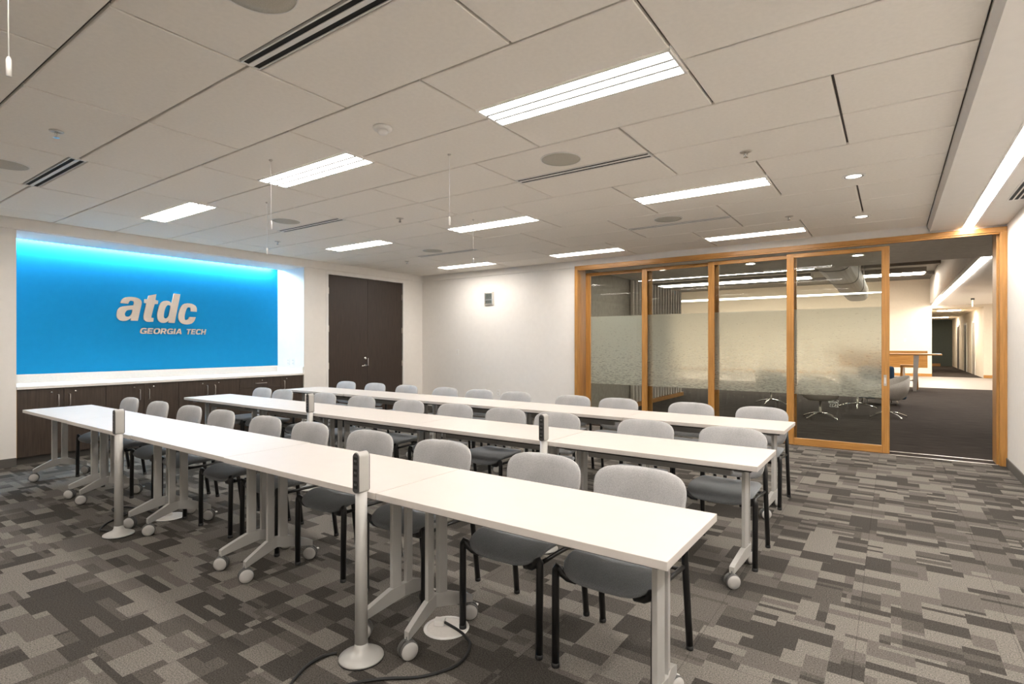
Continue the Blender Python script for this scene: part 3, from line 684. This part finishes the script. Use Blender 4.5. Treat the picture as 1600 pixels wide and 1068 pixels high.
# ------------------------------------------------------------------ power stands, floor boxes, cables
def stand_proto():
    r = thing('power_stand', 'x', 'power stand')
    obj('base', MB().lathe([(.098, .006), (.097, .012), (.07, .024), (.042, .036), (.031, .052), (.0285, .07)], n=32), 'silver', r)
    obj('base_ring', MB().lathe([(.095, 0), (.098, .002), (.098, .0058), (.09, .006)], n=32), 'rubber', r)
    obj('pole', MB().lathe([(.0285, .06), (.0265, .40), (.0255, .735)], n=20), 'silver', r)
    hw, hz0, hz1 = .021, .733, .915
    def stad(w_, a, c, n=10): return [(w_*math.cos(PI*i/n), c-w_+w_*math.sin(PI*i/n)) for i in range(n+1)]+[(-w_*math.cos(PI*i/n), a+w_*.6-w_*.6*math.sin(PI*i/n)) for i in range(n+1)]
    hd = obj('head', MB().prism(stad(hw, hz0, hz1), -.027, .027, 'xz'), 'silver', r)
    for s in (-1, 1):
        fc = obj('outlet_face', MB().prism(stad(hw-.002, hz0+.004, hz1-.004), s*.0275, s*.032, 'xz'), 'darkgrey', r)
        for k in range(3):
            z = hz0+.04+k*.052
            obj('socket', MB().rbox(-.013, .013, min(s*.0322, s*.0335), max(s*.0322, s*.0335), z-.018, z+.018, r=.0006, seg=1), 'black', fc)
            obj('slot', MB().box(-.006, -.0035, min(s*.0336, s*.0339), max(s*.0336, s*.0339), z-.004, z+.006).box(.0035, .006, min(s*.0336, s*.0339), max(s*.0336, s*.0339), z-.004, z+.006), 'grey_metal', fc)
    return r
sp_ = stand_proto(); first = True
for x, y, lab in ((-1.925, 1.578, 'silver power outlet stand nearest the camera, beside the first row'), (-4.61, 1.578, 'silver power outlet stand at the left part of the nearest row'),
                  (-1.935, 3.128, 'silver power outlet stand at the middle row, right one'), (-4.56, 3.128, 'silver power outlet stand at the middle row, left one')):
    o = sp_ if first else copy_tree(sp_); first = False
    o.location = (x, y, 0); tag(o, lab, 'power stand', 'power outlet stands')
def catmull(p, n=8):
    p = [Vector(q) for q in p]; out = []
    for i in range(len(p)-1):
        a, b_, c, d = p[max(i-1, 0)], p[i], p[i+1], p[min(i+2, len(p)-1)]
        for k in range(n):
            t_ = k/n; out.append(.5*((2*b_)+(c-a)*t_+(2*a-5*b_+4*c-d)*t_*t_+(3*b_-a-3*c+d)*t_**3))
    return out+[p[-1]]
for x, y, lab, pts, lc in ((-1.79, 2.025, 'round white floor power box under the nearest right table', [(-1.806, 1.995, .018), (-1.775, 1.99, .018), (-1.71, 1.985, .012), (-1.65, 1.965, .010), (-1.585, 1.92, .008), (-1.535, 1.78, .008), (-1.60, 1.63, .008), (-1.72, 1.525, .008), (-1.80, 1.43, .008), (-1.85, 1.33, .008), (-1.91, 1.25, .008), (-1.98, 1.26, .008), (-2.05, 1.37, .008), (-2.065, 1.47, .009), (-2.035, 1.53, .009)], 'black power cable looping on the carpet around the nearest stand'),
                           (-4.76, 2.02, 'round white floor power box under the left tables of the nearest row', [(-4.838, 1.978, .018), (-4.86, 1.965, .016), (-4.91, 1.95, .010), (-5.01, 1.94, .008), (-5.30, 1.885, .008), (-5.36, 1.80, .008), (-5.27, 1.77, .008), (-5.10, 1.80, .008), (-5.05, 1.74, .008), (-4.96, 1.62, .008), (-4.83, 1.535, .008), (-4.76, 1.55, .009), (-4.715, 1.565, .009)], 'black power cable curling beside the left power stand')):
    r = thing('floor_box', lab, 'floor box', (x, y-.037, 0), 0, 'round floor power boxes')
    obj('ring', MB().lathe([(.112, 0), (.111, .002), (.100, .003), (.097, .0015)], n=36), 'white', r)
    obj('lid', MB().lathe([(.096, .0005), (.096, .0018), (.09, .002), (.02, .002)], n=36), 'quartz', r)
    tb = RB(-.026, .026, -.022, .022, .0021, .030, r=.003); ca, sa = math.cos(.5), math.sin(.5)
    obj('plug', tb.xf(lambda X, Y, Z: (X*ca-Y*sa-.045, X*sa+Y*ca+.0, Z)), 'white', r)
    tag(obj('power_cable', MB().tube(catmull(pts), .0065, 8), 'rubber'), lc, 'cable')

# ------------------------------------------------------------------ lounge beyond the glass wall
LY0, LY1, LYW = YB+.30, 21.6, 29.0
struct('floor_lounge', B(-12, 4, YB+.02, LY1, -.05, 0), 'lcarpet')
struct('floor_walkway', B(-12, 4, LY1, LYW, -.05, 0.002), 'pale')
struct('floor_corridor', B(.8, 4, LYW, 44, -.05, 0), 'lcarpet')
struct('wall_lounge_far', MB().box(-12, 1.37, LYW, LYW+.2, 0, 4.2).box(3.03, 4, LYW, LYW+.2, 0, 4.2).box(1.37, 3.03, LYW, LYW+.2, 2.9, 4.2), 'lwall')
struct('trim_5', MB().box(-12, 1.375, LYW-.015, LYW, 0, .12).box(3.03, 4, LYW-.015, LYW, 0, .12), 'oak_h')
struct('wall_lounge_left', MB().box(-12.2, -12, YB, LYW, 0, 4.2).box(-4.9, -4.72, LY0, 14.7, 0, 2.8), 'slat')
struct('wall_lounge_right', B(4, 4.2, YB, LYW, 0, 4.2), 'lwall')
struct('ceiling_lounge_low', B(-12, 4, LY0-.02, 11.6, 2.80, 3.3), 'ldark')
struct('ceiling_lounge_high', B(-12.2, 4.2, YB, LYW+.2, 4.15, 4.3), 'lhigh')
struct('ceiling_walkway', B(1.34, 4, 11.6, LYW, 3.0, 3.1), 'wall')
rib = MB()
for k in range(44):
    y = 11.7+k*.39; rib.tube([(1.335, y+.19, 3.1), (1.335, y+.19, 4.15)], .17, 10)
struct('trim_6', rib.xf(lambda x, y, z: (1.335+(x-1.335)*.25, y, z)), 'wall')
beams = MB()
for y in (14.2, 17.4, 22.6, 25.8): beams.box(-12, 1.3, y, y+.28, 4.03, 4.15)
struct('trim_7', beams, 'lhigh')
# slat screen on the left
r = thing('slat_screen', 'tall grey slatted wall screen with wood base beyond the glass', 'screen', (-4.70, 0, 0))
me = RB(0, .06, -.045, .045, .10, 2.79, r=.004, seg=1).mesh('slat')
for k in range(18): put('slat', me, 'shell', r, (0, 11.25+k*.19, 0))
obj('base_rail', B(-.005, .08, 11.1, 14.65, 0, .095), 'oak_h', r)
# lounge lights
for k, (x0, x1, y, z, lab) in enumerate(((-8.5, -2.2, 20.8, 3.95, 'broad glowing ceiling light panel in the lounge, nearer one'), (-8.8, -2.6, 23.9, 3.95, 'broad glowing ceiling light panel in the lounge, farther one'), (-.9, .95, 24.7, 3.95, 'short lounge ceiling light panel seen through the doorway'))):
    r = thing('lounge_light_panel', lab, 'ceiling light', (0, y, z))
    obj('lens', B(x0, x1, -.35, .35, 0, .02), 'loungelamp', r); obj('housing', MB().box(x0-.05, x1+.05, -.40, .40, .0205, .195), 'lhigh', r)
r = thing('linear_light', 'bright linear light running along the lounge walkway ceiling', 'linear light', (0, 0, 3.0))
obj('lens', B(1.36, 1.49, 11.7, LYW-.05, -.012, -.001), 'ledstrip', r)
r = thing('loop_pendant', 'thin glowing loop pendant spanning the lounge', 'pendant light', (-3.9, 16.4, 2.68))
a = 3.7; pts = []
for i in range(48):
    t_ = 2*PI*i/48; pts.append((a*math.cos(t_), .2*math.sin(t_), 0))
obj('loop', MB().tube(pts, .012, 6, closed=True), 'ring', r); obj('cable', MB().tube([(-2, .168, 0), (-2, .168, 1.47)], .006, 5).tube([(1.6, .18, 0), (1.6, .18, 1.47)], .006, 5), 'black', r)
r = thing('duct', 'large painted rounded air duct hanging in the lounge', 'duct', (-1.1, 0, 3.35))
prof_ = [(.36*math.copysign(abs(math.cos(2*PI*i/24))**.6, math.cos(2*PI*i/24)), .34*math.copysign(abs(math.sin(2*PI*i/24))**.6, math.sin(2*PI*i/24))) for i in range(24)]
obj('trunk', MB().prism(prof_, 11.8, 24.4, 'xz'), 'duct', r)
jc = MB()
for y in (14.0, 17.2, 20.4): jc.prism([(p*1.03, q*1.03) for p, q in prof_], y, y+.05, 'xz')
obj('joint_collar', jc, 'duct', r)
hg = MB()
for y in (13.5, 16.5, 19.5, 22.2):
    for x in (-.3, .3): hg.tube([(x, y, .2), (x, y, .80)], .012, 6)
obj('hanger', hg, 'steel', r)
for k, (x, y) in enumerate(((-.45, 10.2), (-2.04, 10.2), (-3.58, 10.05))):
    r = thing('downlight', f"lounge downlight beyond the glass, {('right', 'middle', 'left')[k]} one", 'downlight', (x, y, 2.80), 0, 'lounge downlights')
    obj('trim_ring', MB().lathe([(.10, 0), (.10, -.005), (.075, -.008), (.07, 0)], n=24), 'white', r)
    obj('lamp', MB().lathe([(.068, -.001), (.06, -.004), (.01, -.004)], n=20), 'spotlamp', r)
# bar table, bench panel, stools
r = thing('bar_table', 'wooden bar-height table with slanted steel legs in the lounge', 'table', (-.1, 20.0, 0))
obj('table_top', RB(-1.6, 1.26, -.38, .38, 1.055, 1.10, r=.01), 'oak_h', r)
for s in (-.2, .2):
    obj('leg', MB().prism([(.60, 0), (.68, 0), (.74, 1.054), (.62, 1.054)], s-.03, s+.03, 'xz'), 'steel', r)
obj('foot_rail', B(.58, .70, -.17, .17, .30, .34), 'steel', r)
r = thing('bench_panel', 'wide oak panel standing behind the bar table', 'panel', (0, 23.2, 0))
obj('panel', RB(-1.6, .98, -.03, .03, .57, 1.15, r=.005), 'oak_h', r)
for x in (-.9, .3): obj('post', B(x, x+.06, -.03, .03, 0, .569), 'steel', r)
for k, x in enumerate((-.32, .42)):
    r = thing('bar_stool', ('oak bar stool partly hidden behind the door stile', 'oak bar stool under the bar table, by its leg')[k], 'stool', (x, 20.75 if k else 20.8, 0))
    obj('seat', RB(-.22, .22, -.18, .18, .70, .745, r=.01), 'oak_h', r)
    for sx in (-1, 1):
        for sy in (-1, 1): obj('leg', MB().prism([(sx*.21-.025, 0), (sx*.21+.025, 0), (sx*.18+.03, .70), (sx*.18-.03, .70)], sy*.15-.02, sy*.15+.02, 'xz'), 'oak_v', r)
    obj('foot_rest', B(-.2, .2, -.16, -.14, .25, .28), 'steel', r)
# swivel lounge chairs with four-star bases
def shell_chair(x, y, rz, lab, shellmat='shell'):
    r = thing('swivel_chair', lab, 'lounge chair', (x, y, 0), rz, 'swivel lounge chairs')
    bs = MB()
    for k in range(4):
        a = k*PI/2+.3; d = Vector((math.cos(a), math.sin(a), 0)); bs.tube([d*.03+Vector((0, 0, .11)), d*.18+Vector((0, 0, .085)), d*.34+Vector((0, 0, .03)), d*.345+Vector((0, 0, 0.001))], [.014, .013, .011, .012], 8)
    obj('star_base', bs, 'chrome', r)
    obj('column', MB().lathe([(.025, .09), (.022, .12), (.018, .36)], n=14), 'chrome', r)
    n = 28; v, f = [], []
    levels = [(.02, .33, 0), (.20, .34, 0), (.30, .40, .1), (.345, .50, .4), (.36, .62, 1.0), (.345, .62, 1.0), (.32, .50, .4), (.26, .43, .1), (.02, .42, 0)]
    for rad, z, c in levels:
        for i in range(n):
            t_ = 2*PI*i/n; back = (1+math.sin(t_))/2
            zz = z+c*(.22*back**1.5-.04); v.append((rad*math.cos(t_), rad*math.sin(t_)*.92, zz))
    for j in range(len(levels)-1):
        for i in range(n): f.append((j*n+i, j*n+(i+1) % n, (j+1)*n+(i+1) % n, (j+1)*n+i))
    f += [tuple(range(n-1, -1, -1)), tuple(range((len(levels)-1)*n, len(levels)*n))]
    obj('shell', MB().add(v, f, True), shellmat, r)
    obj('seat_pad', pillow(superell(.24, .22, 3), lambda a, b_, rr: (a, b_-.02, .43+.03*(1-rr**4)), lambda a, b_, rr: (a, b_-.02, .425)), shellmat, r)
shell_chair(-.06, 12.45, -1.25, 'grey felt swivel chair half seen in the open doorway')
shell_chair(-1.10, 11.55, 0.7, 'swivel chair with steel star base behind the rightmost glass panel')
shell_chair(-2.30, 13.7, 2.6, 'swivel chair with steel star base behind the third glass panel')
shell_chair(-.62, 13.9, 1.3, 'swivel chair farther back behind the rightmost glass panel')
r = thing('lounge_armchair', 'navy blue armchair behind the grey swivel chair', 'armchair', (-.25, 15.2, 0), .2)
obj('seat', RB(-.36, .36, -.36, .36, .14, .44, r=.06, seg=3), 'navy', r); obj('backrest', RB(-.36, .36, .26, .42, .3, .86, r=.06, seg=3), 'navy', r)
for s in (-1, 1): obj('armrest', RB(min(s*.34, s*.46), max(s*.34, s*.46), -.36, .36, .14, .62, r=.05, seg=3), 'navy', r)
for sx in (-1, 1):
    for sy in (-1, 1): obj('leg', MB().tube([(sx*.3, sy*.28, 0.001), (sx*.28, sy*.26, .15)], .015, 8), 'steel', r)
plate('wall_outlet', 'small wall plate on the bright lounge wall', 'outlet', (.45, LYW, 1.55), 'y', 'switch')
# corridor
struct('wall_corridor_left', B(1.17, 1.37, LYW+.2, 43, 0, 2.9), 'lwall')
struct('wall_corridor_right', B(3.03, 3.2, LYW+.2, 43, 0, 2.9), 'lwall')
struct('wall_corridor_end', B(1.17, 3.2, 43, 43.2, 0, 2.9), 'teal')
struct('ceiling_corridor', B(1.17, 3.2, LYW+.2, 43.2, 2.9, 3.0), 'lwall')
struct('trim_8', B(1.37, 2.45, 42.97, 43, 0, .16), 'oak_h')
for k, y in enumerate((31.6, 35.0, 38.6)):
    d = struct(f'door_{k+2}', MB().box(3.0, 3.03, y-.08, y, 0, 2.35).box(3.0, 3.03, y+1.0, y+1.08, 0, 2.35).box(3.0, 3.03, y-.08, y+1.08, 2.35, 2.43), 'white')
    l = obj('door_leaf', B(3.012, 3.029, y+.002, y+.998, .01, 2.348), 'slat' if k == 0 else 'doorwood', d); obj('handle', MB().tube([(2.99, y+.88, 1.02), (2.965, y+.88, 1.02), (2.965, y+.76, 1.02)], .012, 8), 'steel', l)
r = thing('corridor_light', 'small square ceiling light in the far corridor', 'ceiling light', (2.2, 31.5, 2.9)); obj('lens', B(-.5, .3, -.3, .3, -.012, -.001), 'loungelamp', r)
r = thing('corridor_light', 'ceiling light strip deep in the far corridor', 'ceiling light', (2.2, 39.5, 2.9)); obj('lens', B(-.6, .4, -.2, .2, -.012, -.001), 'loungelamp', r)
r = thing('exit_sign', 'small green exit sign hanging from the walkway ceiling', 'exit sign', (2.32, 25.0, 3.0))
obj('mount', B(-.05, .05, -.02, .02, -.06, 0), 'darkgrey', r)
obj('panel', B(-.008, .008, -.16, .16, -.30, -.06), 'white', r)
me = text_mesh('lettering', 'EXIT', .17, 0, .003, .001); me.transform(Matrix(((0, 0, -1, -.010), (-1, 0, 0, .155), (0, 1, 0, -.25), (0, 0, 0, 1))))
put('lettering', me, 'exit', r)
